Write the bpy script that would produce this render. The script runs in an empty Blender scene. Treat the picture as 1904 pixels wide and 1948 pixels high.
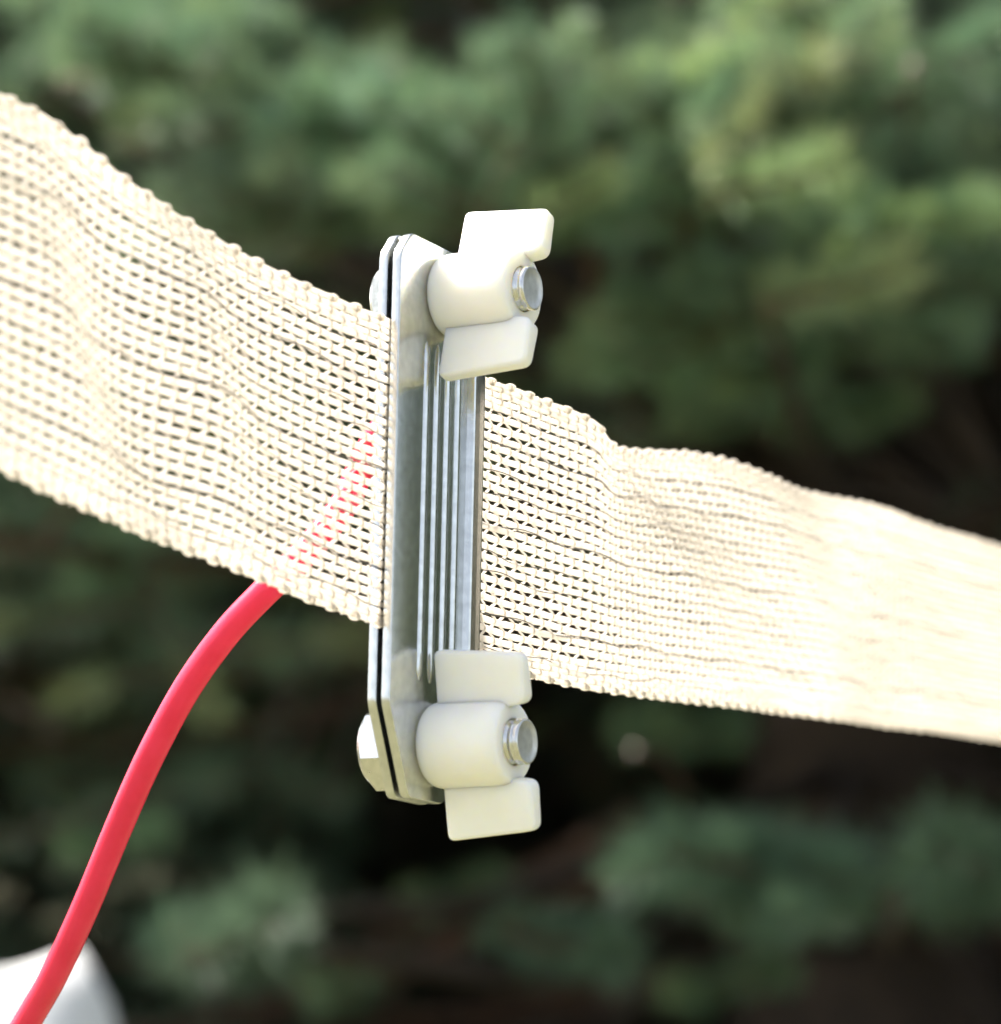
import bpy, bmesh, math, random
import numpy as np
from mathutils import Vector, Matrix, noise as mnoise

R = math.radians
random.seed(7)
rng = np.random.default_rng(7)
scene = bpy.context.scene
col = scene.collection

# ------------------------------------------------------------------ camera
CAM_H = 0.75                      # lens height above the grass
FOV = 0.26                        # frame width / distance
cam_d = bpy.data.cameras.new('camera')
cam = bpy.data.objects.new('camera', cam_d)
col.objects.link(cam)
cam.location = (0, 0, CAM_H)
cam.rotation_euler = (R(90), 0, 0)
cam_d.sensor_fit = 'HORIZONTAL'
cam_d.sensor_width = 36
cam_d.lens = 36 / FOV
cam_d.clip_start = 0.01
cam_d.clip_end = 2000
cam_d.dof.use_dof = True
cam_d.dof.focus_distance = 0.512
cam_d.dof.aperture_fstop = (36 / FOV) / 5.6      # 5.6 mm pupil
cam_d.dof.aperture_blades = 0
scene.camera = cam

# ------------------------------------------------------------------ sky and sun
SUN = Vector((-0.56, 0.305, 0.775)).normalized()  # towards the sun
world = bpy.data.worlds.new('World')
scene.world = world
world.use_nodes = True
wn = world.node_tree
bg = wn.nodes['Background']
sky = wn.nodes.new('ShaderNodeTexSky')
sky.sky_type = 'NISHITA'
sky.sun_disc = False
sky.sun_elevation = math.asin(SUN.z)
sky.sun_rotation = math.atan2(SUN.x, SUN.y)
sky.air_density = 1.0
sky.dust_density = 3.0
sky.ozone_density = 0.5
haze_sat = wn.nodes.new('ShaderNodeHueSaturation')      # thin bright summer haze: a paler blue
haze_sat.inputs['Saturation'].default_value = 0.5
wn.links.new(sky.outputs[0], haze_sat.inputs['Color'])
wn.links.new(haze_sat.outputs[0], bg.inputs[0])
bg.inputs[1].default_value = 0.13

sun_d = bpy.data.lights.new('sun', 'SUN')
sun_d.energy = 5.0
sun_d.angle = R(0.6)
sun_d.color = (1.0, 0.95, 0.88)
sun = bpy.data.objects.new('sun', sun_d)
col.objects.link(sun)
sun.location = SUN * 20
sun.rotation_euler = (-SUN).to_track_quat('-Z', 'Y').to_euler()

scene.view_settings.view_transform = 'Standard'
scene.view_settings.look = 'None'
scene.view_settings.exposure = 1.36
scene.view_settings.gamma = 1.0
scene.cycles.use_denoising = True
scene.cycles.max_bounces = 7
scene.cycles.diffuse_bounces = 3
scene.cycles.glossy_bounces = 3
scene.cycles.transmission_bounces = 5
scene.cycles.use_adaptive_sampling = True
scene.cycles.adaptive_threshold = 0.05
scene.cycles.transparent_max_bounces = 8
scene.cycles.sample_clamp_indirect = 6.0


def at(px, py, d):
    """point in the place at distance d, from a position read off the photo"""
    k = FOV / 1904
    return Vector(((px - 952) * k * d, d, CAM_H + (974 - py) * k * d))


# ------------------------------------------------------------------ helpers
def tag(o, label=None, cat=None, group=None, kind=None):
    if label: o['label'] = label
    if cat: o['category'] = cat
    if group: o['group'] = group
    if kind: o['kind'] = kind
    return o


def empty(name, loc=(0, 0, 0), rot=None):
    o = bpy.data.objects.new(name, None)
    o.empty_display_size = 0.01
    col.objects.link(o)
    o.matrix_world = Matrix.Translation(Vector(loc)) @ (rot.to_4x4() if rot else Matrix.Identity(4))
    return o


def link(name, me, mat, parent=None):
    o = bpy.data.objects.new(name, me)
    if mat and not me.materials: me.materials.append(mat)
    col.objects.link(o)
    if parent: o.parent = parent
    return o


def mesh(name, verts, faces, smooth=True):
    me = bpy.data.meshes.new(name)
    me.from_pydata([tuple(map(float, v)) for v in verts], [], [tuple(map(int, f)) for f in faces])
    me.update()
    if smooth: me.shade_smooth()
    return me


def bm_mesh(name, bm, smooth_angle=None):
    bmesh.ops.recalc_face_normals(bm, faces=bm.faces)
    me = bpy.data.meshes.new(name)
    if smooth_angle is not None:
        for f in bm.faces: f.smooth = True
        for e in bm.edges:
            e.smooth = not (len(e.link_faces) == 2 and e.calc_face_angle(0) > smooth_angle)
    bm.to_mesh(me)
    bm.free()
    return me


def tube_np(P, N, A, B, sides):
    """tube along points P (n,3); N: normals (n,3); A: half width along side, B: half height along normal"""
    P = np.asarray(P, float); n = len(P)
    T = np.gradient(P, axis=0); T /= np.linalg.norm(T, axis=1)[:, None] + 1e-12
    S = np.cross(N, T); S /= np.linalg.norm(S, axis=1)[:, None] + 1e-12
    NN = np.cross(T, S)
    a = np.arange(sides) * 2 * math.pi / sides
    A = np.broadcast_to(np.asarray(A, float), (n,)); B = np.broadcast_to(np.asarray(B, float), (n,))
    V = P[:, None] + S[:, None] * (np.cos(a)[None, :, None] * A[:, None, None]) + NN[:, None] * (np.sin(a)[None, :, None] * B[:, None, None])
    i = np.arange(n - 1)[:, None] * sides; j = np.arange(sides)[None]; k = (j + 1) % sides
    F = np.stack([i + j, i + k, i + sides + k, i + sides + j], -1).reshape(-1, 4)
    return V.reshape(-1, 3), F


def np_mesh(name, V, F, smooth=True):
    """fast mesh from numpy arrays, F is (m,4) or (m,3)"""
    me = bpy.data.meshes.new(name)
    V = np.ascontiguousarray(V, np.float32); F = np.ascontiguousarray(F, np.int32)
    m, k = F.shape
    me.vertices.add(len(V)); me.vertices.foreach_set('co', V.ravel())
    me.loops.add(m * k); me.loops.foreach_set('vertex_index', F.ravel())
    me.polygons.add(m)
    me.polygons.foreach_set('loop_start', np.arange(m, dtype=np.int32) * k)
    me.polygons.foreach_set('use_smooth', np.full(m, smooth))
    me.update(calc_edges=True)
    me.validate()
    return me


class Join:
    def __init__(s): s.V = []; s.F = []; s.n = 0
    def add(s, V, F):
        s.V.append(V); s.F.append(F + s.n); s.n += len(V)
    def build(s, name, smooth=True): return np_mesh(name, np.concatenate(s.V), np.concatenate(s.F), smooth)


# ------------------------------------------------------------------ materials
def new_mat(name):
    m = bpy.data.materials.new(name); m.use_nodes = True
    nt = m.node_tree
    return m, nt, nt.nodes['Principled BSDF']


def N(nt, t, **kw):
    n = nt.nodes.new(t)
    for k, v in kw.items(): setattr(n, k, v)
    return n


def ramp(nt, fac, stops):
    r = N(nt, 'ShaderNodeValToRGB')
    while len(r.color_ramp.elements) < len(stops): r.color_ramp.elements.new(0.5)
    for e, (p, c) in zip(r.color_ramp.elements, stops):
        e.position = p; e.color = (*c, 1)
    nt.links.new(fac, r.inputs[0])
    return r


def noise(nt, scale, detail=3.0, vec=None):
    n = N(nt, 'ShaderNodeTexNoise')
    n.inputs['Scale'].default_value = scale; n.inputs['Detail'].default_value = detail
    if vec is None:
        tc = N(nt, 'ShaderNodeTexCoord'); vec = tc.outputs['Object']
    nt.links.new(vec, n.inputs['Vector'])
    return n


def bump(nt, bsdf, h, strength, dist):
    b = N(nt, 'ShaderNodeBump')
    b.inputs['Strength'].default_value = strength; b.inputs['Distance'].default_value = dist
    nt.links.new(h, b.inputs['Height']); nt.links.new(b.outputs[0], bsdf.inputs['Normal'])


def mat_tape():
    m, nt, p = new_mat('polyethylene_thread')
    nz = noise(nt, 900, 2)
    c = ramp(nt, nz.outputs['Fac'], [(0.3, (0.79, 0.73, 0.65)), (0.7, (0.86, 0.81, 0.73))])
    nt.links.new(c.outputs[0], p.inputs['Base Color'])
    p.inputs['Roughness'].default_value = 0.42
    p.inputs['Specular IOR Level'].default_value = 0.35
    tr = N(nt, 'ShaderNodeBsdfTranslucent')
    c2 = ramp(nt, nz.outputs['Fac'], [(0.3, (0.92, 0.875, 0.81)), (0.7, (0.952, 0.917, 0.865))])
    nt.links.new(c2.outputs[0], tr.inputs['Color'])
    mx = N(nt, 'ShaderNodeMixShader'); mx.inputs[0].default_value = 0.66
    nt.links.new(p.outputs[0], mx.inputs[1]); nt.links.new(tr.outputs[0], mx.inputs[2])
    nt.links.new(mx.outputs[0], nt.nodes['Material Output'].inputs['Surface'])
    return m


def mat_zinc(name, rough=0.2, tint=(0.66, 0.67, 0.65), spangle=700):
    m, nt, p = new_mat(name)
    nz = noise(nt, spangle, 4)
    c = ramp(nt, nz.outputs['Fac'], [(0.3, tuple(0.86 * x for x in tint)), (0.7, tuple(min(1, 1.08 * x) for x in tint))])
    nt.links.new(c.outputs[0], p.inputs['Base Color'])
    p.inputs['Metallic'].default_value = 1.0
    nz2 = noise(nt, 2600, 3)
    r = N(nt, 'ShaderNodeMapRange')
    r.inputs[3].default_value = rough - 0.06; r.inputs[4].default_value = rough + 0.1
    nt.links.new(nz2.outputs['Fac'], r.inputs[0]); nt.links.new(r.outputs[0], p.inputs['Roughness'])
    bump(nt, p, nz2.outputs['Fac'], 0.12, 0.0001)
    return m


def mat_nylon():
    m, nt, p = new_mat('natural_nylon')
    nz = noise(nt, 160, 3)
    c = ramp(nt, nz.outputs['Fac'], [(0.3, (0.90, 0.87, 0.79)), (0.7, (0.935, 0.91, 0.85))])
    nt.links.new(c.outputs[0], p.inputs['Base Color'])
    p.inputs['Roughness'].default_value = 0.38
    p.inputs['IOR'].default_value = 1.5
    p.inputs['Subsurface Weight'].default_value = 1.0
    p.inputs['Subsurface Radius'].default_value = (1.0, 0.9, 0.62)
    p.inputs['Subsurface Scale'].default_value = 0.003
    nz2 = noise(nt, 1500, 2)
    bump(nt, p, nz2.outputs['Fac'], 0.05, 0.0001)
    return m


def mat_red():
    m, nt, p = new_mat('red_cable_sheath')
    nz = noise(nt, 240, 3)
    c = ramp(nt, nz.outputs['Fac'], [(0.3, (0.80, 0.018, 0.07)), (0.7, (0.86, 0.028, 0.09))])
    nt.links.new(c.outputs[0], p.inputs['Base Color'])
    p.inputs['Roughness'].default_value = 0.26
    p.inputs['Subsurface Weight'].default_value = 0.12
    p.inputs['Subsurface Radius'].default_value = (1, 0.2, 0.2)
    p.inputs['Subsurface Scale'].default_value = 0.001
    bump(nt, p, nz.outputs['Fac'], 0.15, 0.0002)
    return m


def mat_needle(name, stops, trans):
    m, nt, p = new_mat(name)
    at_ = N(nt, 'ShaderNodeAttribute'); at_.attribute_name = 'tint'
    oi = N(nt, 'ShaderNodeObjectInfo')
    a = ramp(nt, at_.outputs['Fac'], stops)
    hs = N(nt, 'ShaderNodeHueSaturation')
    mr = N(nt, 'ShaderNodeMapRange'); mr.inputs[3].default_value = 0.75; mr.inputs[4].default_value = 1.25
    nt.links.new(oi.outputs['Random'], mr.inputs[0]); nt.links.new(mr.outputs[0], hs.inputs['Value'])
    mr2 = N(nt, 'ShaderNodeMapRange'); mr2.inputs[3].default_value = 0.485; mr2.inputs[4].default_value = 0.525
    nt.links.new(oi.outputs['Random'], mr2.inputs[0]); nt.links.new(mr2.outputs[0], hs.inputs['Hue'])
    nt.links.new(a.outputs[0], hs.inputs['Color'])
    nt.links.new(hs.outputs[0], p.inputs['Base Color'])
    p.inputs['Roughness'].default_value = 0.5
    tr = N(nt, 'ShaderNodeBsdfTranslucent'); nt.links.new(hs.outputs[0], tr.inputs['Color'])
    mx = N(nt, 'ShaderNodeMixShader'); mx.inputs[0].default_value = trans
    nt.links.new(p.outputs[0], mx.inputs[1]); nt.links.new(tr.outputs[0], mx.inputs[2])
    nt.links.new(mx.outputs[0], nt.nodes['Material Output'].inputs['Surface'])
    return m


def mat_simple(name, c0, c1, scale, rough=0.8, bstr=0.4, bdist=0.01):
    m, nt, p = new_mat(name)
    nz = noise(nt, scale, 6)
    c = ramp(nt, nz.outputs['Fac'], [(0.3, c0), (0.7, c1)])
    nt.links.new(c.outputs[0], p.inputs['Base Color'])
    p.inputs['Roughness'].default_value = rough
    bump(nt, p, nz.outputs['Fac'], bstr, bdist)
    return m


M_TAPE = mat_tape()
M_ZINC = mat_zinc('zinc_plated_steel')
M_BOLT = mat_zinc('bolt_steel', 0.22, (0.72, 0.72, 0.70), 1200)
M_WIRE = mat_zinc('fine_steel_wire', 0.3, (0.16, 0.155, 0.15), 900)
M_CUT = mat_zinc('cut_bolt_end', 0.42, (0.74, 0.74, 0.73), 900)
M_NYLON = mat_nylon()
M_RED = mat_red()
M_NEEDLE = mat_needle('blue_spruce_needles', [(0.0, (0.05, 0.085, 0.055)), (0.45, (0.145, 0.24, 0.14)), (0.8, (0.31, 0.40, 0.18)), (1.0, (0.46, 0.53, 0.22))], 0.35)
M_DARK = mat_needle('shade_dark_needles', [(0.0, (0.014, 0.017, 0.008)), (0.6, (0.026, 0.031, 0.013)), (1.0, (0.065, 0.075, 0.028))], 0.1)  # near-black needle colour stands in for the shade behind the boughs
M_BARK = mat_simple('spruce_bark', (0.025, 0.018, 0.013), (0.06, 0.04, 0.028), 40, 0.9, 0.6, 0.01)
M_TWIG = mat_simple('twig_bark', (0.05, 0.027, 0.015), (0.10, 0.05, 0.027), 60, 0.8, 0.3, 0.002)
M_GRASS = mat_simple('meadow_grass', (0.10, 0.10, 0.045), (0.165, 0.155, 0.08), 6, 0.9, 0.6, 0.05)
M_STONE = mat_simple('pale_limestone', (0.72, 0.72, 0.71), (0.86, 0.86, 0.85), 9, 0.85, 0.5, 0.02)
M_STONE2 = mat_simple('tan_sandstone', (0.40, 0.27, 0.18), (0.55, 0.40, 0.29), 14, 0.9, 0.5, 0.02)
M_SPECK = mat_simple('pale_speck', (0.22, 0.18, 0.15), (0.32, 0.26, 0.22), 300, 0.6, 0.2, 0.001)

# ------------------------------------------------------------------ ground
g = 400.0
gv = []; gf = []
gn = 40
for i in range(gn + 1):
    for j in range(gn + 1):
        x = (i / gn - .5); y = (j / gn - .5)
        x = math.copysign(abs(2 * x) ** 2.6, x) * g; y = math.copysign(abs(2 * y) ** 2.6, y) * g + 3
        gv.append((x, y, 0.02 * math.sin(x * .7) * math.cos(y * .9)))
for i in range(gn):
    for j in range(gn):
        a = i * (gn + 1) + j
        gf.append((a, a + gn + 1, a + gn + 2, a + 1))
ground = link('ground', mesh('ground', gv, gf), M_GRASS)
tag(ground, 'short sunlit green meadow grass under the fence and trees', 'ground', kind='structure')

# ------------------------------------------------------------------ connector frame
ANG, TILT, ROLL = R(28), R(4), R(10)
vn = Vector((math.cos(ANG) * math.cos(TILT), -math.sin(ANG) * math.cos(TILT), math.sin(TILT)))
vt = Vector((math.sin(ANG), math.cos(ANG), 0))
vu0 = vn.cross(vt)
vv = vt * math.cos(ROLL) - vu0 * math.sin(ROLL)
vu = vu0 * math.cos(ROLL) + vt * math.sin(ROLL)
O = at(835, 985, 0.5)
ROT = Matrix((vn, vv, vu)).transposed()      # local x = bolt axis, y = plate width, z = plate length
PT, GAP = 1.3, 0.7                            # plate thickness, gap (mm)
MM = 0.001

clamp = empty('tape_clamp', O, ROT)
tag(clamp, 'galvanized two-plate clamp with white plastic wing nuts gripping the woven fence tape', 'clamp')


def plate_mesh(name, x0, x1):
    out = [(-11.6, -25.6), (-6.1, -37.1), (2.6, -37.1), (7.5, -33.6), (11.9, -27.0), (11.9, 27.0), (3.4, 36.0), (-9.0, 36.1), (-11.6, 32.9)]
    # soften the corners
    pts = []
    k = len(out)
    for i in range(k):
        p = Vector(out[i]); a = Vector(out[i - 1]); b = Vector(out[(i + 1) % k])
        r = min(0.9, (a - p).length * .3, (b - p).length * .3)
        q0 = p + (a - p).normalized() * r; q1 = p + (b - p).normalized() * r
        for t in (0, .25, .5, .75, 1):
            pts.append((1 - t) ** 2 * q0 + 2 * t * (1 - t) * p + t * t * q1)
    bm = bmesh.new()
    lo = [bm.verts.new((x0 * MM, p.x * MM, p.y * MM)) for p in pts]
    hi = [bm.verts.new((x1 * MM, p.x * MM, p.y * MM)) for p in pts]
    bm.faces.new(lo); bm.faces.new(list(reversed(hi)))
    for i in range(len(pts)):
        j = (i + 1) % len(pts)
        bm.faces.new((lo[i], hi[i], hi[j], lo[j]))
    bmesh.ops.recalc_face_normals(bm, faces=bm.faces)
    rim = [e for e in bm.edges if len(e.link_faces) == 2 and e.calc_face_angle(0) > 1.2]
    bmesh.ops.bevel(bm, geom=rim, offset=0.22 * MM, segments=3, affect='EDGES', profile=0.5)
    return bm_mesh(name, bm, R(28))


front = link('front_plate', plate_mesh('front_plate', -PT, 0), M_ZINC, clamp)
back = link('back_plate', plate_mesh('back_plate', -2 * PT - GAP, -PT - GAP), M_ZINC, clamp)


def ridge_mesh(w=1.6, h=0.36, L=45.0):
    nv, nl = 15, 40
    V = []; F = []
    for i in range(nl + 1):
        z = (i / nl - .5) * L
        e = min(1.0, (L / 2 - abs(z)) / 2.2); s = math.sqrt(max(0, 1 - (1 - e) ** 2))
        for j in range(nv + 1):
            y = (j / nv - .5) * 2
            x = h * s * (1 - abs(y) ** 2.4) - 0.04
            V.append((x * MM, y * w / 2 * MM * (0.35 + .65 * s), z * MM))
    for i in range(nl):
        for j in range(nv):
            a = i * (nv + 1) + j
            F.append((a, a + 1, a + nv + 2, a + nv + 1))
    return mesh('ridge', V, F)


rm = ridge_mesh()
for y in (-4.1, -1.3, 1.6, 4.4):
    r_ = link('ridge', rm, M_ZINC, front)
    r_.location = (0, y * MM, 0.4 * MM)
# wedge added along the far edge, sloped to mirror the bright tape
bv = []; bf = []
prof_ = [(6.9, -.03), (7.1, .5), (7.3, .78), (7.6, .88), (9.6, .47), (11.55, -.01), (11.7, -.05)]
zs_ = [-25.0, -24.0, -22.5, 0, 22.5, 24.0, 25.0]; hs_ = [0, .7, 1, 1, 1, .7, 0]
for z_, h_ in zip(zs_, hs_):
    for y_, x_ in prof_: bv.append((max(-.05, x_ * h_ - .02 * (1 - h_)) * MM, y_ * MM, z_ * MM))
kp = len(prof_)
for i in range(len(zs_) - 1):
    for j in range(kp - 1):
        a = i * kp + j; bf.append((a, a + 1, a + kp + 1, a + kp))
link('edge_band', mesh('edge_band', bv, bf, False), M_ZINC, front)


def lathe(name, prof, seg=64, axis_loc=(0, 0), smooth=R(35)):
    """prof: list of (x, r) in mm, revolved about local x"""
    bm = bmesh.new(); rings = []
    for x, r in prof:
        if r < 1e-6: rings.append([bm.verts.new((x * MM, 0, 0))]); continue
        rings.append([bm.verts.new((x * MM, r * MM * math.cos(2 * math.pi * i / seg), r * MM * math.sin(2 * math.pi * i / seg))) for i in range(seg)])
    for A, B in zip(rings, rings[1:]):
        if len(A) == 1 and len(B) == 1: continue
        for i in range(seg):
            j = (i + 1) % seg
            if len(A) == 1: bm.faces.new((A[0], B[j], B[i]))
            elif len(B) == 1: bm.faces.new((A[i], A[j], B[0]))
            else: bm.faces.new((A[i], A[j], B[j], B[i]))
    return bm_mesh(name, bm, smooth)


def arc(x0, r0, x1, r1, n=6, convex=True):
    out = []
    for i in range(n + 1):
        a = i / n * math.pi / 2
        out.append((x0 + (x1 - x0) * (1 - math.cos(a)), r0 + (r1 - r0) * math.sin(a)))
    return out


NUT_R, NUT_L = 5.65, 11.8
BORE = 3.02
barrel_prof = [(0.06, BORE), (0.06, 4.6)] + arc(0.06, 4.6, 1.7, NUT_R - 0.05, 7) + [(4, NUT_R), (9.6, NUT_R - 0.05)] + \
    [(9.6 + 2.2 * math.sin(a) * 1.0, NUT_R - 0.05 - 0.75 * (1 - math.cos(a))) for a in [i * math.pi / 2 / 7 for i in range(1, 8)]] + [(11.82, 3.6), (11.7, BORE)]
barrel_me = lathe('barrel', barrel_prof, 72)


def wing_mesh():
    """flat wing in the x (axis) / z (radial) plane, thickness along y"""
    out = [(1.7, 3.4, .1), (1.5, 12.3, 1.1), (14.3, 11.3, 1.25), (14.3, 4.9, 1.3), (11.2, 4.5, .3), (11.0, 3.4, .1)]
    pts = []; k = len(out)
    for i in range(k):
        p = Vector(out[i][:2]); a = Vector(out[i - 1][:2]); b = Vector(out[(i + 1) % k][:2]); r = out[i][2]
        q0 = p + (a - p).normalized() * r; q1 = p + (b - p).normalized() * r
        for t in (0, .2, .4, .6, .8, 1): pts.append((1 - t) ** 2 * q0 + 2 * t * (1 - t) * p + t * t * q1)
    th0, th1 = 1.55, 1.05                                     # half thickness root / tip
    bm = bmesh.new()
    def hw(z): return th0 + (th1 - th0) * min(1, max(0, (z - 3.4) / 8))
    lo = [bm.verts.new((p.x * MM, -hw(p.y) * MM, p.y * MM)) for p in pts]
    hi = [bm.verts.new((p.x * MM, hw(p.y) * MM, p.y * MM)) for p in pts]
    bm.faces.new(lo); bm.faces.new(list(reversed(hi)))
    for i in range(len(pts)):
        j = (i + 1) % len(pts)
        bm.faces.new((lo[i], hi[i], hi[j], lo[j]))
    bmesh.ops.recalc_face_normals(bm, faces=bm.faces)
    rim = [e for e in bm.edges if len(e.link_faces) == 2 and e.calc_face_angle(0) > 1.0]
    bmesh.ops.bevel(bm, geom=rim, offset=0.5 * MM, segments=4, affect='EDGES', profile=0.5)
    return bm_mesh('wing', bm, R(40))


wing_me = wing_mesh()


def thread_mesh(end, x_in):
    prof = [(x_in, 2.6)]
    x = x_in + .2
    while x < end - 1.0:
        prof += [(x, 2.62), (x + .32, 2.95), (x + .48, 2.95), (x + .8, 2.62)]
        x += 1.0
    prof += [(end - 0.85, 2.62), (end - 0.6, 2.93), (end - 0.2, 2.93), (end - 0.03, 2.78), (end - 0.03, 2.6), (end - .16, 2.3), (end - .2, 1.4), (end - .17, 0)]
    me = lathe('threaded_shank', prof, 48, smooth=R(50))
    me.materials.append(M_BOLT); me.materials.append(M_CUT)
    for p in me.polygons:
        if p.normal.x > .8 and p.center.x > (end - .5) * MM: p.material_index = 1
    return me


def head_mesh():
    """hexagon head on the far side of the clamp, from x = -3.3 outwards to -7.6 mm"""
    bm = bmesh.new()
    x0 = -2 * PT - GAP - 0.85; x1 = x0 - 4.0; x2 = x1 - 0.45
    rr = 5.77
    rings = []
    seg = 60
    def hexr(a, r):
        b = (a + math.pi / 6) % (math.pi / 3) - math.pi / 6
        return r * math.cos(math.pi / 6) / math.cos(b)
    for x, r, k in ((x0, rr, 0), (x1, rr, 0), (x2, 4.75, 1), (x2, 4.4, 1)):
        ring = []
        for i in range(seg):
            a = 2 * math.pi * i / seg
            q = r if k else hexr(a, r)
            xx = x
            if x == x1: xx = x1 + (q - 5.0) * .62
            ring.append(bm.verts.new((xx * MM, q * MM * math.cos(a), q * MM * math.sin(a))))
        rings.append(ring)
    bm.faces.new(rings[0])
    for A, B in zip(rings, rings[1:]):
        for i in range(seg):
            j = (i + 1) % seg
            bm.faces.new((A[i], A[j], B[j], B[i]))
    bm.faces.new(list(reversed(rings[-1])))
    return bm_mesh('bolt_head', bm, R(25))


head_me = head_mesh()
wx = -2 * PT - GAP
washer_me = lathe('washer', [(wx - .02, 3.0), (wx - .02, 5.3), (wx - .15, 5.45), (wx - .6, 5.45), (wx - .84, 5.2), (wx - .84, 3.0)], 48)

for (z, ang, bend, hrot, lab) in ((29.4, R(15), 13.2, R(8), 'upper'), (-29.8, R(-12), 13.7, R(-10), 'lower')):
    b = link('bolt', thread_mesh(bend, -5.0), M_BOLT, clamp)
    b.location = (0, 0, z * MM)
    hd = link('bolt_head', head_me, M_BOLT, b); hd.rotation_euler = (hrot, 0, 0)
    link('washer', washer_me, M_BOLT, b)
    n_ = link('wing_nut', barrel_me, M_NYLON, clamp)
    n_.location = (0, 0, z * MM)
    n_.rotation_euler = (-ang, 0, 0)
    for s in (0, 1):
        w_ = link('wing', wing_me, M_NYLON, n_)
        w_.rotation_euler = (math.pi * s, 0, 0)
        w_.location = (0, 0, 0)

# ------------------------------------------------------------------ woven tape
# edges of the tape: (photo x, photo y, distance)
TOP = [(-260, 40, .405), (-120, 108, .417), (0, 178, .428), (80, 214, .435), (150, 262, .4415), (215, 318, .448), (270, 360, .4545), (330, 402, .462), (420, 455, .469),
       (500, 500, .4755), (600, 548, .484), (680, 582, .490), (742, 605, .4954), (835, 660, .5066), (928, 720, .5179), (980, 736, .5235), (1040, 760, .5295), (1100, 784, .535)]
TOP_FOLD = TOP + [(1143, 803, .538), (1157, 824, .541), (1172, 843, .548), (1190, 850, .557), (1215, 850, .563), (1260, 851, .572), (1330, 856, .584), (1390, 873, .595), (1450, 902, .607),
                  (1520, 930, .622), (1600, 948, .639), (1690, 968, .6585), (1750, 990, .672), (1800, 1010, .6825), (1904, 1040, .705), (2050, 1085, .737), (2200, 1125, .772)]
TOP_FLAT = TOP + [(1215, 830, .548), (1330, 866, .573), (1450, 905, .603), (1600, 948, .639), (1750, 990, .672), (1904, 1040, .705), (2050, 1085, .737), (2200, 1125, .772)]
BOT = [(-260, 750, .400), (-120, 832, .411), (0, 893, .422), (100, 945, .4315), (200, 987, .4405), (300, 1030, .451), (400, 1068, .460), (500, 1108, .469), (600, 1150, .478),
       (680, 1178, .484), (718, 1190, .487), (818, 1232, .499), (918, 1270, .5109), (990, 1287, .5195), (1060, 1301, .528), (1150, 1318, .540), (1300, 1335, .566), (1450, 1352, .598), (1600, 1372, .631),
       (1750, 1390, .664), (1904, 1410, .698), (2050, 1430, .730), (2200, 1448, .765)]


def curve3(pts, xs, sig):
    p = np.array(pts, float)
    y = np.interp(xs, p[:, 0], p[:, 1]); d = np.interp(xs, p[:, 0], p[:, 2])
    k = np.exp(-np.arange(-40, 41) ** 2 / (2 * sig * sig)); k /= k.sum()
    def sm(a):
        e = np.concatenate([2 * a[0] - a[40:0:-1], a, 2 * a[-1] - a[-2:-42:-1]])
        return np.convolve(e, k, 'valid')
    y = sm(y); d = sm(d)
    kk = FOV / 1904
    return np.stack([(xs - 952) * kk * d, d, CAM_H + (974 - y) * kk * d], 1)


NS = 1201
xt = np.linspace(-255, 2195, NS)
C_fold = curve3(TOP_FOLD, xt, 4.0)
C_flat = curve3(TOP_FLAT, xt, 16.0)
xb = xt - 24 * np.clip(1 - np.abs(xt - 740) / 1400, 0, 1)
C_bot = curve3(BOT, xb, 16.0)
NW = 41
wgrid = np.linspace(0, 1, NW)
FADE = np.interp(xt, [1090, 1150, 1400, 1900], [1, 1, 1, .6])
G = np.zeros((NS, NW, 3))
for j, w in enumerate(wgrid):
    G[:, j] = C_bot + (C_flat - C_bot) * w + (C_fold - C_flat) * (w ** 2.6)
# soft waves of the slack tape (bulging along the tape normal, none inside the clamp)
Gs = np.gradient(G, axis=0); Gw = np.gradient(G, axis=1)
Nrm = np.cross(Gs, Gw); Nrm /= np.linalg.norm(Nrm, axis=2)[..., None]
if Nrm[NS // 2, NW // 2, 0] < 0: Nrm = -Nrm
X = xt[:, None]; W = wgrid[None]
free = np.clip(np.maximum((735 - X) / 160, (X - 935) / 160), 0, 1); free = free * free * (3 - 2 * free)
edge_hold = np.sin(np.pi * np.clip(W, 0, 1)) ** 0.8
wave = 1.6 * np.exp(-((X - 330 - 120 * (1 - W)) / 70) ** 2) * edge_hold - 1.2 * np.exp(-((X - 170 - 150 * (1 - W)) / 80) ** 2) * edge_hold \
    + 0.9 * np.exp(-((X - 20 - 160 * (1 - W)) / 70) ** 2) * edge_hold \
    - 1.5 * np.exp(-((X - 1260 - 200 * (1 - W)) / 80) ** 2) * np.exp(-((W - .82) / .22) ** 2) \
    + 1.1 * np.exp(-((X - 1480 - 90 * (1 - W)) / 90) ** 2) * edge_hold - 1.0 * np.exp(-((X - 1680 + 60 * (1 - W)) / 70) ** 2) * edge_hold \
    + 0.25 * np.sin(X / 31 + 5 * W) * np.clip((X - 1000) / 300, 0, 1)
G = G + Nrm * (wave * free * np.where(X < 835, 1.5, 1.9))[..., None] * MM
Gs = np.gradient(G, axis=0); Gw = np.gradient(G, axis=1)
Nrm = np.cross(Gs, Gw); Nrm /= np.linalg.norm(Nrm, axis=2)[..., None]
if Nrm[NS // 2, NW // 2, 0] < 0: Nrm = -Nrm
arcl = np.concatenate([[0], np.cumsum(np.linalg.norm(np.diff(G[:, NW // 2], axis=0), axis=1))]) * 1000   # mm
LEN = arcl[-1]
TAPE_O = np.array(G[NS // 2, 0])


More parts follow.
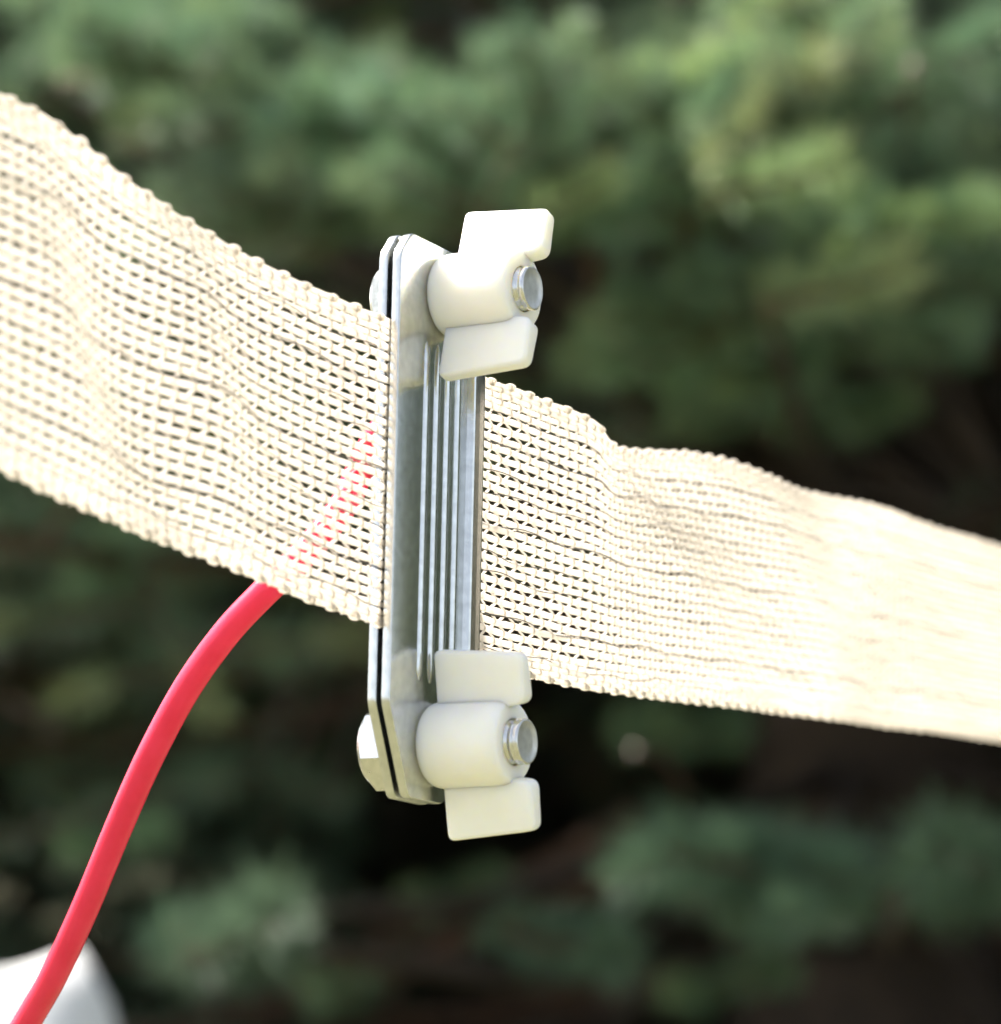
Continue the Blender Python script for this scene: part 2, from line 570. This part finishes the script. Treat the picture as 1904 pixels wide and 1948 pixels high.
def ev(s, w):
    """position (relative to the tape's origin) and normal at length s (mm) and width w (0..1)"""
    s = np.asarray(s, float); w = np.asarray(w, float)
    fi = np.interp(s, arcl, np.arange(NS)); i = np.clip(fi.astype(int), 0, NS - 2); fi = (fi - i)[..., None]
    fj = np.clip(w, -0.03, 1.03) * (NW - 1); j = np.clip(fj.astype(int), 0, NW - 2); fj = (fj - j)[..., None]
    def bl(A): return (A[i, j] * (1 - fi) + A[i + 1, j] * fi) * (1 - fj) + (A[i, j + 1] * (1 - fi) + A[i + 1, j + 1] * fi) * fj
    n = bl(Nrm); n /= np.linalg.norm(n, axis=-1)[..., None]
    return bl(G) - TAPE_O, n


s_in0 = np.interp(722, xt, arcl); s_in1 = np.interp(930, xt, arcl)     # stretch pinched in the clamp
def squash(s):
    d = np.maximum(np.maximum(s_in0 - s, s - s_in1), 0)
    return 0.45 + 0.55 * np.clip(d / 3.0, 0, 1)


WIDTH = 39.5
rows = [0.45, 1.15, 1.9, 2.75] + list(np.linspace(3.8, WIDTH - 3.8, 24)) + [WIDTH - x for x in (2.75, 1.9, 1.15, 0.45)]
NR = len(rows)
PITCH = 2.45

tape = empty('fence_tape', TAPE_O)
tag(tape, 'wide off-white woven electric fence tape running diagonally through the metal clamp', 'fence tape')

ss = np.arange(0, LEN, 0.42)
for r, wj in enumerate(rows):
    dense = min(wj, WIDTH - wj) < 3.4
    ph = (0.5 if r % 2 else 0.0)
    q = squash(ss)
    jit = 0.07 * np.sin(ss / 5.3 + r * 1.7) + 0.05 * np.sin(ss / 1.9 + r * 2.3)
    P, Nn = ev(ss, (wj + jit) / WIDTH)
    cyc = np.cos(2 * np.pi * (ss / PITCH / 2 + ph))
    P = P + Nn * (cyc * 0.07 * q)[:, None] * MM
    hw = (0.40 if dense else 0.465) * (1 + 0.06 * np.cos(4 * np.pi * (ss / PITCH / 2) + .6 * r)) * MM
    V, F = tube_np(P, Nn, hw, (0.23 if not dense else .21) * q * MM, 8)
    link('warp_thread', np_mesh('warp_thread', V, F), M_TAPE, tape)

J = Join()
nk = int(LEN / PITCH)
for k in range(1, nk):
    a = np.linspace(0, NR - 1, (NR - 1) * 5 + 1)
    ww = np.interp(a, np.arange(NR), rows)
    d = 0.17 * PITCH
    dloc = np.interp(ww, [0, 3, 5, WIDTH - 5, WIDTH - 3, WIDTH], [.25, .3, 1, 1, .3, .25]) * d
    zig = np.cos(np.pi * (a + k)) ; zig = np.sign(zig) * np.abs(zig) ** 0.8
    s = k * PITCH + dloc * zig + rng.normal(0, .06) + 0.05 * np.sin(ww * .8 + k)
    # turn round the selvedge
    ww = ww.copy()
    ww[0] -= 0.45; ww[-1] += 0.45
    P, Nn = ev(np.clip(s, 0, LEN - .01), ww / WIDTH)
    q = squash(s)
    side = np.cos(np.pi * (a + k + 0))
    P = P + Nn * (side * 0.28 * q)[:, None] * MM
    V, F = tube_np(P, Nn, (0.245 + rng.normal(0, .015)) * MM, 0.13 * q * MM, 6)
    J.add(V, F)
weft = tag(link('weft_mesh', J.build('weft_mesh'), M_TAPE, tape), kind='stuff')

# selvedge loops: the weft turning over the outermost thread
J = Join()
for k in range(1, nk):
    for e in (0, 1):
        if e == 0 and k % 2: continue
        if e == 1 and k % 2 == 0: continue
        t = np.linspace(0, 2 * np.pi, 13)
        w0 = 0.25 if e == 0 else WIDTH - 0.25
        s = k * PITCH + 0.72 * np.sin(t) + rng.normal(0, .22)
        w = w0 + (0.30 + rng.normal(0, .05)) * np.cos(t)
        P, Nn = ev(np.clip(s, 0, LEN - .01), w / WIDTH)
        P = P + Nn * (0.34 * np.sin(t + .5) * squash(s))[:, None] * MM
        V, F = tube_np(P, Nn, 0.2 * MM, 0.17 * MM, 6)
        J.add(V, F)
tag(link('selvedge_loop_row', J.build('selvedge_loop_row'), M_TAPE, tape), kind='stuff')

wire_rows = [2, 6, 10, 12, 15, 18, 20, 23, 26]
for c, r in enumerate(wire_rows):
    if r >= NR - 1: r = NR - 2
    for dup in range(2 if c % 3 == 1 else 1):
        s = np.arange(0, LEN, 0.3)
        w = rows[r] + 0.62 + 0.28 * np.sin(s / 2.9 + c * 2 + dup * .7) + 0.22 * np.sin(s / 7.1 + c + dup)
        P, Nn = ev(s, w / WIDTH)
        lift = 0.42 + 0.45 * np.sin(s / 3.7 + c * 1.3 + dup) + 0.25 * np.sin(s / 9.3 + 2 * c)
        P = P + Nn * (lift * squash(s) * np.where((s > s_in0 - 1) & (s < s_in1 + 1), .3, 1))[:, None] * MM
        V, F = tube_np(P, Nn, 0.07 * MM, 0.07 * MM, 5)
        link('steel_wire', np_mesh('steel_wire', V, F), M_WIRE, tape)

# ------------------------------------------------------------------ red cable
ctrl = [(-30, 2080, .545), (60, 1930, .537), (105, 1850, .532), (165, 1720, .526), (225, 1575, .521), (285, 1440, .517), (355, 1310, .514), (430, 1205, .512), (500, 1130, .511), (560, 1072, .511),
        (615, 1012, .512), (660, 950, .514), (685, 893, .519)]
P = np.array([at(*c) for c in ctrl] + [O + ROT @ Vector(q) * MM for q in ((-7.6, -3.5, 10.5), (-6.6, 0.5, 15), (-5.6, 1.5, 20), (-5.4, 1.0, 24))])
t = np.linspace(0, len(P) - 1, 260)
i = np.clip(t.astype(int), 0, len(P) - 2); f = (t - i)[:, None]
def cr(k): return P[np.clip(k, 0, len(P) - 1)]
p0, p1, p2, p3 = cr(i - 1), cr(i), cr(i + 1), cr(i + 2)
Q = 0.5 * ((2 * p1) + (-p0 + p2) * f + (2 * p0 - 5 * p1 + 4 * p2 - p3) * f ** 2 + (-p0 + 3 * p1 - 3 * p2 + p3) * f ** 3)
Nn = np.tile(np.array([0.0, -1, 0]), (len(Q), 1))
org = Q[0].copy()
V, F = tube_np(Q - org, Nn, 1.95 * MM, 1.95 * MM, 28)
cable = link('red_cable', np_mesh('red_cable', V, F), M_RED)
cable.location = org
tag(cable, 'glossy red insulated lead-out cable curving down behind the tape at left', 'cable')

# ------------------------------------------------------------------ spruce branches
def shoot_needles(out, p0, p1, nlen, dens, tint, spread=0.95, start=0.0):
    p0 = np.array(p0); p1 = np.array(p1); ax = p1 - p0; L = np.linalg.norm(ax); ax /= L
    n = max(6, int(L * dens))
    t = start + (1 - start) * (np.arange(n) + rng.random(n)) / n
    az = np.arange(n) * 2.399 + rng.random(n) * .8
    h = np.array([0, 0, 1.0]) if abs(ax[2]) < .9 else np.array([1.0, 0, 0])
    e1 = np.cross(ax, h); e1 /= np.linalg.norm(e1); e2 = np.cross(e1, ax)
    rad = np.cos(az)[:, None] * e1 + np.sin(az)[:, None] * e2
    sp = spread * (1 - 0.55 * np.clip((t - .7) / .3, 0, 1)) + rng.normal(0, .1, n)
    d = ax * np.cos(sp)[:, None] + rad * np.sin(sp)[:, None]
    d[:, 2] += 0.15
    d /= np.linalg.norm(d, axis=1)[:, None]
    ln = nlen * (0.8 + .4 * rng.random(n)) * (1 - 0.3 * np.clip((t - .8) / .2, 0, 1))
    b = p0 + ax * (t * L)[:, None] + rad * .0012
    side = np.cross(d, rng.normal(size=(n, 3))); side /= np.linalg.norm(side, axis=1)[:, None]
    wd = 0.00075
    tip = b + d * ln[:, None]
    m = b + d * (ln * .45)[:, None]
    V = np.stack([b, m + side * wd, tip, m - side * wd], 1).reshape(-1, 3)
    F = np.arange(n * 4).reshape(n, 4)
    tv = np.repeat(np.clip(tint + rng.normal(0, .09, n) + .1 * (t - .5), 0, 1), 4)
    out.append((V, F, tv))


def wood_tube(J, pts, r0, r1, sides=6):
    pts = np.array(pts); n = len(pts)
    Nn = np.tile(np.array([0.13, 0.21, 1.0]), (n, 1))
    r = np.linspace(r0, r1, n)
    V, F = tube_np(pts, Nn, r, r, sides)
    J.add(V, F)


def make_branch(length, ntw, twig_len, sub, tint, fresh, nlen=0.021, dens=1500, bare=0.15, droop=0.06, tipup=0.05, nmat=None):
    """branch along local +x from 0 to length; side twigs mostly in the xy plane"""
    J = Join(); out = []
    ks = np.linspace(0, 1, 9)
    axis = np.stack([ks * length, 0.02 * np.sin(ks * 5 + rng.random() * 6), -droop * np.sin(ks * np.pi) + tipup * ks ** 3], 1)
    wood_tube(J, axis, 0.0035 + .009 * length, 0.0016)
    def pos(t): return np.array([np.interp(t, ks, axis[:, c]) for c in range(3)])
    def leaf(p, q, tt):
        f = fresh if rng.random() < (fresh > .5) * .7 else 0
        tn = tint + rng.normal(0, .06)
        if f:
            m = p + (q - p) * .55
            shoot_needles(out, p, m, nlen, dens, tn)
            shoot_needles(out, m, q, nlen * .85, dens * 1.1, f, .7)
        else: shoot_needles(out, p, q, nlen, dens, tn)
    # leader
    b0 = .04 if bare == 0 else max(bare, .3)
    for a, b in zip(np.linspace(b0, 1, 6)[:-1], np.linspace(b0, 1, 6)[1:]):
        shoot_needles(out, pos(a), pos(b), nlen, dens, tint if b < .99 or fresh < .5 else fresh)
    for i in range(ntw):
        t = bare + (1 - bare) * (i + .5 + rng.normal(0, .15)) / ntw; t = min(.97, max(bare, t))
        sgn = 1 if i % 2 else -1
        ang = R(52 + rng.normal(0, 9)) * sgn
        L = twig_len * (1.05 - .72 * t) * (.8 + .4 * rng.random())
        d = np.array([math.cos(ang), math.sin(ang), rng.normal(0.08, .22)]); d /= np.linalg.norm(d)
        p = pos(t); q = p + d * L; q[2] += .25 * L * .3
        wood_tube(J, [p, (p + q) / 2 + np.array([0, 0, -.01]), q], .0026, .0013, 5)
        m = p + (q - p) * .25
        leaf(m, q, t)
        ns = max(1, int(sub * L / twig_len + rng.random()))
        for s in range(ns):
            u_ = .25 + .6 * (s + rng.random()) / ns
            a2 = ang + R(44 + rng.normal(0, 10)) * (1 if s % 2 else -1)
            d2 = np.array([math.cos(a2), math.sin(a2), rng.normal(.1, .3)]); d2 /= np.linalg.norm(d2)
            L2 = L * (.55 - .25 * u_) * (.8 + .4 * rng.random()) + .02
            p2 = p + (q - p) * u_; q2 = p2 + d2 * L2
            wood_tube(J, [p2, q2], .0018, .0011, 4)
            leaf(p2 + (q2 - p2) * .08, q2, t)
    V = np.concatenate([o[0] for o in out]); tv = np.concatenate([o[2] for o in out])
    F = np.arange(len(V)).reshape(-1, 4)
    nm = np_mesh('needles', V, F, False)
    at_ = nm.attributes.new('tint', 'FLOAT', 'POINT'); at_.data.foreach_set('value', tv.astype(np.float32))
    wm = J.build('branch')
    nm.materials.append(nmat or M_NEEDLE); wm.materials.append(M_TWIG)
    return wm, nm, length


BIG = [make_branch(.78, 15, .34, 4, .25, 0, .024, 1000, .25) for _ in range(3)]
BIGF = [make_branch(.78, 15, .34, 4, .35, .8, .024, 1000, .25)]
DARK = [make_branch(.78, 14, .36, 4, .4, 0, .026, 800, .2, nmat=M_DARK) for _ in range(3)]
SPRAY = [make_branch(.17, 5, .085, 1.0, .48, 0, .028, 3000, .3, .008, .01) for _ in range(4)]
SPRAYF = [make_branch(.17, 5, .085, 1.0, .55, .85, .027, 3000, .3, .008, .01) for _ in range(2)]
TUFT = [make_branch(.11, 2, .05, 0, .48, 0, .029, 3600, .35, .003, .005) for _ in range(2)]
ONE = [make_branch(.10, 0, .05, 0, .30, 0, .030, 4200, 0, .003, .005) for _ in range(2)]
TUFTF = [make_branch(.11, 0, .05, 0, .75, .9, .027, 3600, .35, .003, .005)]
BARE = []
for _ in range(3):
    J_ = Join(); L_ = .8
    ks = np.linspace(0, 1, 7); ax = np.stack([ks * L_, .03 * np.sin(ks * 5), -.05 * np.sin(ks * 3)], 1)
    wood_tube(J_, ax, .009, .002)
    for i_ in range(16):
        t_ = .1 + .88 * rng.random(); p_ = np.array([np.interp(t_, ks, ax[:, c]) for c in range(3)])
        d_ = np.array([.6, rng.choice([-1, 1]) * .8, rng.normal(-.1, .35)]); d_ /= np.linalg.norm(d_)
        wood_tube(J_, [p_, p_ + d_ * .11, p_ + d_ * .2 + np.array([0, 0, -.03])], .003, .0012, 4)
    me_ = J_.build('dead_branch'); me_.materials.append(M_BARK); BARE.append(me_)


def frame_of(d, roll):
    d = Vector(d).normalized()
    z = Vector((0, 0, 1)); z = (z - d * z.dot(d))
    if z.length < 1e-3: z = Vector((0, 1, 0))
    z.normalize(); y = z.cross(d)
    M = Matrix((d, y, z)).transposed()
    return M @ Matrix.Rotation(roll, 3, 'X')


def put_branch(tree, origin, var, tip, d, roll=0.0, scale=1.0):
    wm, nm, L = var
    M = frame_of(d, roll)
    tip = Vector(tip)
    base = tip - M @ Vector((L * scale, 0, 0))
    o = bpy.data.objects.new('branch', wm); col.objects.link(o); o.parent = tree
    o.matrix_basis = Matrix.Translation(base - Vector(origin)) @ M.to_4x4() @ Matrix.Scale(scale, 4)
    q = bpy.data.objects.new('needles', nm); col.objects.link(q); q.parent = o
    q['kind'] = 'stuff'
    return o, base


def trunk_mesh(h, r):
    ks = np.linspace(0, 1, 14)
    P = np.stack([.03 * np.sin(ks * 4), .03 * np.cos(ks * 3) - .03, ks * h - .1], 1)
    V, F = tube_np(P, np.tile(np.array([0, 1.0, 0.0]), (14, 1)), np.linspace(r, .01, 14) + r * .4 * np.exp(-ks * 14), np.linspace(r, .01, 14) + r * .4 * np.exp(-ks * 14), 14)
    return np_mesh('trunk', V, F)


def in_view(p, margin=0.0):
    if p.y < .3: return False
    k = FOV * p.y * (.5 + margin)
    return abs(p.x) < k and abs(p.z - CAM_H) < k * 1.03


def make_tree(loc, h, rad, n, label, keep=lambda p: True, zmin=.15, smul=1.0, fresh=.15, dark=False):
    t = empty('spruce_tree', loc)
    tag(t, label, 'spruce tree', 'spruce trees behind the fence')
    link('trunk', trunk_mesh(h, .035 * h ** .8), M_BARK, t)
    for i in range(n):
        f = (i + rng.random()) / n
        z = zmin + (h * .92 - zmin) * f ** 1.35
        r = rad * (1 - z / h) ** .85 + .12
        az = i * 2.39996 + rng.normal(0, .2)
        rr = r * (0.72 + .36 * rng.random())
        d = Vector((math.cos(az), math.sin(az), .12 - .25 * (1 - f) + rng.normal(0, .08)))
        tip = Vector(loc) + Vector((math.cos(az) * rr, math.sin(az) * rr, z))
        if not keep(tip) or math.sin(az) > .55 or (z > 2.3 and i % 2): continue
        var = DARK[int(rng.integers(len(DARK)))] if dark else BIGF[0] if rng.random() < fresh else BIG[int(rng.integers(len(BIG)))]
        put_branch(t, loc, var, tip, d, rng.normal(0, .35), smul * min(1.5, max(.5, r * 1.0)))
    return t


MAIN = (0.32, 3.45, 0)
def keep_main(p):
    # the photo looks into a bare, shaded hollow below the overhanging boughs
    if p.y < 3.2 and p.z < CAM_H - .02: return False
    if in_view(p, .1) and p.y < 3.3: return False
    if p.z > 1.0:                                       # nothing overhangs the sunlit tips on the sun's side
        q = p - SUN * ((p.z - .9) / SUN.z)
        if -.6 < q.x < .6 and 1.5 < q.y < 2.38: return False
    return True
main = make_tree(MAIN, 4.6, 1.5, 300, 'nearest blue-green spruce tree filling the blurred background with its boughs', keep_main)
make_tree((-1.05, 4.95, 0), 5.4, 1.9, 150, 'spruce tree standing behind at the left edge, needles darkened to stand in for shade', smul=1.2, dark=True)
make_tree((1.5, 4.5, 0), 4.6, 1.8, 150, 'spruce tree standing behind at the right edge, needles darkened to stand in for shade', smul=1.2, dark=True)
make_tree((0.25, 6.0, 0), 6.2, 2.2, 290, 'farthest spruce tree, its needles darkened to stand in for shade between the nearer boughs', smul=1.3, dark=True)
make_tree((3.5, 2.9, 0), 5.0, 1.6, 150, 'spruce tree off to the right, seen as the green reflection in the clamp plate', smul=1.4)
make_tree((5.6, 4.6, 0), 5.6, 2.0, 110, 'spruce tree farthest to the right of the row', smul=1.5)
for k in range(46):                                     # dense boughs added above the view to shade the hollow below
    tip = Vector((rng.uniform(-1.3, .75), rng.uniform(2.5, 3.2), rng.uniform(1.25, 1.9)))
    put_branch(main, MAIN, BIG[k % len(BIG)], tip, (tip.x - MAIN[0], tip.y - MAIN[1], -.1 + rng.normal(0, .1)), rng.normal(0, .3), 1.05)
for k in range(22):                                     # dead inner twigs of the nearest tree
    az = -math.pi / 2 + rng.normal(0, .75); z = .15 + 1.0 * rng.random(); rr = .7 + .35 * rng.random()
    o = link('dead_branch', BARE[k % 3], None, main)
    M = frame_of((math.cos(az), math.sin(az), rng.normal(-.08, .12)), rng.normal(0, .6))
    o.matrix_basis = Matrix.Translation(Vector((math.cos(az) * .1, math.sin(az) * .1, z))) @ M.to_4x4() @ Matrix.Scale(rr * 1.25, 4)

# boughs that can be told apart in the photo: (x, y, distance, direction, kind, roll, scale)
HERO = [
    (450, 70, 2.05, (.75, -.6, .1), 'S', .2, 1.1), (150, 50, 2.0, (-.5, -.8, .1), 'S', -.3, 1.1), (300, 40, 2.2, (.2, -.9, .1), 'S', .2, 1.1),
    (655, 185, 2.15, (.85, -.45, .12), 'S', .1, 1.15),
    (430, 395, 2.0, (-.35, -.95, .08), 'S', .1, 1.05), (600, 420, 2.1, (.3, -.9, -.05), 'T', .1, 1.1),
    (985, 110, 1.95, (.05, -.45, .9), 'S', .1, .95), (900, 220, 2.0, (-.2, -.7, .6), 'T', .3, 1.2),
    (540, 285, 2.05, (-.8, -.6, .1), 'S', .3, 1.1), (700, 215, 2.0, (-.4, -.7, .4), 'S', -.2, 1.0), (800, 300, 2.05, (-.2, -.95, .1), 'S', .4, 1.0),
    (1120, 230, 2.0, (.3, -.8, .4), 'S', .2, 1.0), (1250, 210, 2.0, (.3, -.6, .6), 'S', 0, 1.0), (1400, 185, 1.98, (.2, -.5, .75), 'S', .4, 1.0),
    (1590, 150, 1.95, (.8, -.5, .25), 'F', .1, 1.05), (1480, 170, 2.0, (.5, -.7, .4), 'F', -.3, .95),
    (1515, 330, 1.9, (.3, -.95, .05), 'TF', 0, 1.25), (1300, 330, 2.0, (.1, -1, 0), 'S', .3, 1.0), (1110, 360, 1.95, (.2, -1, .1), 'TF', .2, .9), (1430, 400, 2.0, (.4, -.9, -.1), 'S', .1, 1.0),
    (1190, 420, 2.05, (-.3, -.9, -.2), 'S', .2, 1.0), (980, 400, 2.1, (-.3, -.9, -.1), 'S', .1, 1.0), (850, 400, 2.15, (-.4, -.9, -.1), 'S', .1, 1.0),
    (1640, 530, 1.9, (.35, -.95, .1), 'TF', 0, 1.3), (1540, 590, 2.0, (.5, -.85, 0), 'S', .1, 1.0), (1400, 560, 2.0, (0, -1, .15), 'S', .3, 1.0), (1250, 600, 2.05, (-.6, -.8, -.05), 'S', .1, 1.05),
    (1300, 700, 2.15, (-.2, -.9, -.3), 'S', .2, 1.0), (1480, 720, 2.2, (.2, -.9, -.3), 'S', .4, 1.0), (1620, 820, 2.35, (.3, -.9, -.3), 'S', .2, 1.0),
    (1760, 360, 2.1, (.6, -.75, 0), 'S', .2, 1.1), (1880, 430, 2.05, (.7, -.7, -.1), 'F', .1, 1.1), (1700, 300, 2.2, (.4, -.8, .1), 'S', .3, 1.1), (1840, 560, 2.2, (.4, -.9, -.1), 'S', .1, 1.1), (1790, 640, 2.3, (.2, -.9, -.1), 'S', .1, 1.1),
    (1450, 35, 2.1, (.2, -.8, .4), 'S', .2, 1.0), (1620, 60, 2.1, (.3, -.8, .3), 'F', .2, 1.0), (1850, 100, 2.1, (.5, -.8, .3), 'S', .1, 1.1), (1780, 200, 2.2, (.5, -.8, .1), 'S', .1, 1.1),
    (1560, -20, 2.0, (.2, -.8, .3), 'F', .2, 1.1), (1330, 60, 2.3, (.1, -.8, .3), 'S', .2, 1.0),
    (450, 1760, 1.95, (.1, -1, .25), 'O', .1, 1.5), (390, 1800, 2.0, (-.4, -1, .1), 'O', .1, 1.4), (470, 1820, 2.0, (.3, -1, -.1), 'O', .1, 1.3),
    (1350, 1620, 1.95, (-.1, -1, .3), 'O', .2, 1.5), (1280, 1660, 2.0, (-.4, -1, 0), 'O', .2, 1.4), (1420, 1660, 2.0, (.4, -1, 0), 'O', .2, 1.3),
    (1600, 1660, 2.0, (.2, -1, .2), 'O', .1, 1.5), (1450, 1760, 1.95, (-.2, -1, 0), 'O', .1, 1.0), (1870, 1620, 1.95, (.2, -1, .3), 'O', .1, 1.6), (1560, 1730, 2.1, (.2, -1, 0), 'O', .1, 1.3), (1820, 1680, 2.0, (-.2, -1, 0), 'O', .1, 1.4),
    (1120, 1840, 2.4, (.3, -1, -.2), 'O', .1, 1.5), (150, 1090, 2.7, (-.3, -1, 0), 'T', .1, 1.2), (350, 1030, 2.8, (.1, -1, 0), 'S', .1, 1.0), (560, 1260, 3.0, (.1, -1, 0), 'T', .1, 1.1),
    (1350, 1400, 3.0, (.1, -1, 0), 'S', .1, 1.1), (250, 1600, 3.1, (-.1, -1, 0), 'T', .2, 1.1), (900, 1700, 3.1, (-.1, -1, 0), 'T', .2, 1.1), (1430, 1870, 2.6, (.1, -1, 0), 'T', .2, 1.0),
    (620, 1900, 2.9, (-.1, -1, 0), 'T', .2, 1.1), (1800, 1250, 2.9, (.1, -1, 0), 'S', .2, 1.1),
]
KIND = {'S': SPRAY, 'F': SPRAYF, 'T': TUFT, 'TF': TUFTF, 'O': ONE}
limbs = Join()
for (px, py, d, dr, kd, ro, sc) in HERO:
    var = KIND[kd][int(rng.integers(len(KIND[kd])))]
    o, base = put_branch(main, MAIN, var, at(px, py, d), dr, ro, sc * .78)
    if d > 2.3: continue
    # bare limb carrying the spray back to the trunk
    tgt = Vector((MAIN[0], MAIN[1], max(.2, base.z - .1 + .05 * rng.normal())))
    mid = base + (tgt - base) * .3 + Vector((0, 0, -.03))
    pts = [np.array(q - Vector(MAIN)) for q in (base, mid, (mid + tgt) / 2, tgt)]
    Jl = Join(); wood_tube(Jl, pts, .003 * sc, .010, 7)
    link('limb', Jl.build('limb'), M_BARK, main)

# two small pale balls added on thin bare twigs, out-of-focus discs in the photo
for (px, py, d, r) in ((1207, 1428, 1.75, .0022), (1738, 128, 1.85, .0032)):
    tip = at(px, py, d)
    back_p = tip + Vector((.05, .55, -.06))
    Jl = Join(); wood_tube(Jl, [np.array(tip - Vector(MAIN)), np.array((tip + back_p) / 2 - Vector(MAIN) + Vector((0, 0, .01))), np.array(back_p - Vector(MAIN))], .0008, .0025, 6)
    tw = link('bare_twig', Jl.build('bare_twig'), M_TWIG, main)
    bm = bmesh.new()
    bmesh.ops.create_uvsphere(bm, u_segments=16, v_segments=10, radius=r)
    for v in bm.verts:
        v.co.y *= 1.35; v.co += Vector(tip) - Vector(MAIN)
    link('speck', bm_mesh('speck', bm, R(60)), M_SPECK, tw)

# ------------------------------------------------------------------ pale boulders at lower left
def boulder(name, loc, size, mat, label, seed):
    rs = np.random.default_rng(seed)
    bm = bmesh.new()
    bmesh.ops.create_icosphere(bm, subdivisions=4, radius=1)
    dirs = rs.normal(size=(14, 3)); dirs /= np.linalg.norm(dirs, axis=1)[:, None]
    offs = .78 + .2 * rs.random(14)
    for v in bm.verts:
        c = np.array(v.co)
        for dd, of in zip(dirs, offs):
            q = c @ dd
            if q > of: c = c - dd * (q - of) * .85
        c = c * (1 + .10 * mnoise.noise(Vector(c) * 2.3) + .05 * mnoise.noise(Vector(c) * 6) + .02 * mnoise.noise(Vector(c) * 15))
        v.co = (c[0] * size[0], c[1] * size[1], c[2] * size[2] + size[2] * .8)
    o = link(name, bm_mesh(name, bm, R(60)), mat)
    o.location = loc
    tag(o, label, 'boulder')
    return o

boulder('boulder', (-.275, 1.9, -.01), (.135, .14, .318), M_STONE, 'pale upright boulder, blurred white behind the red cable at lower left', 3)
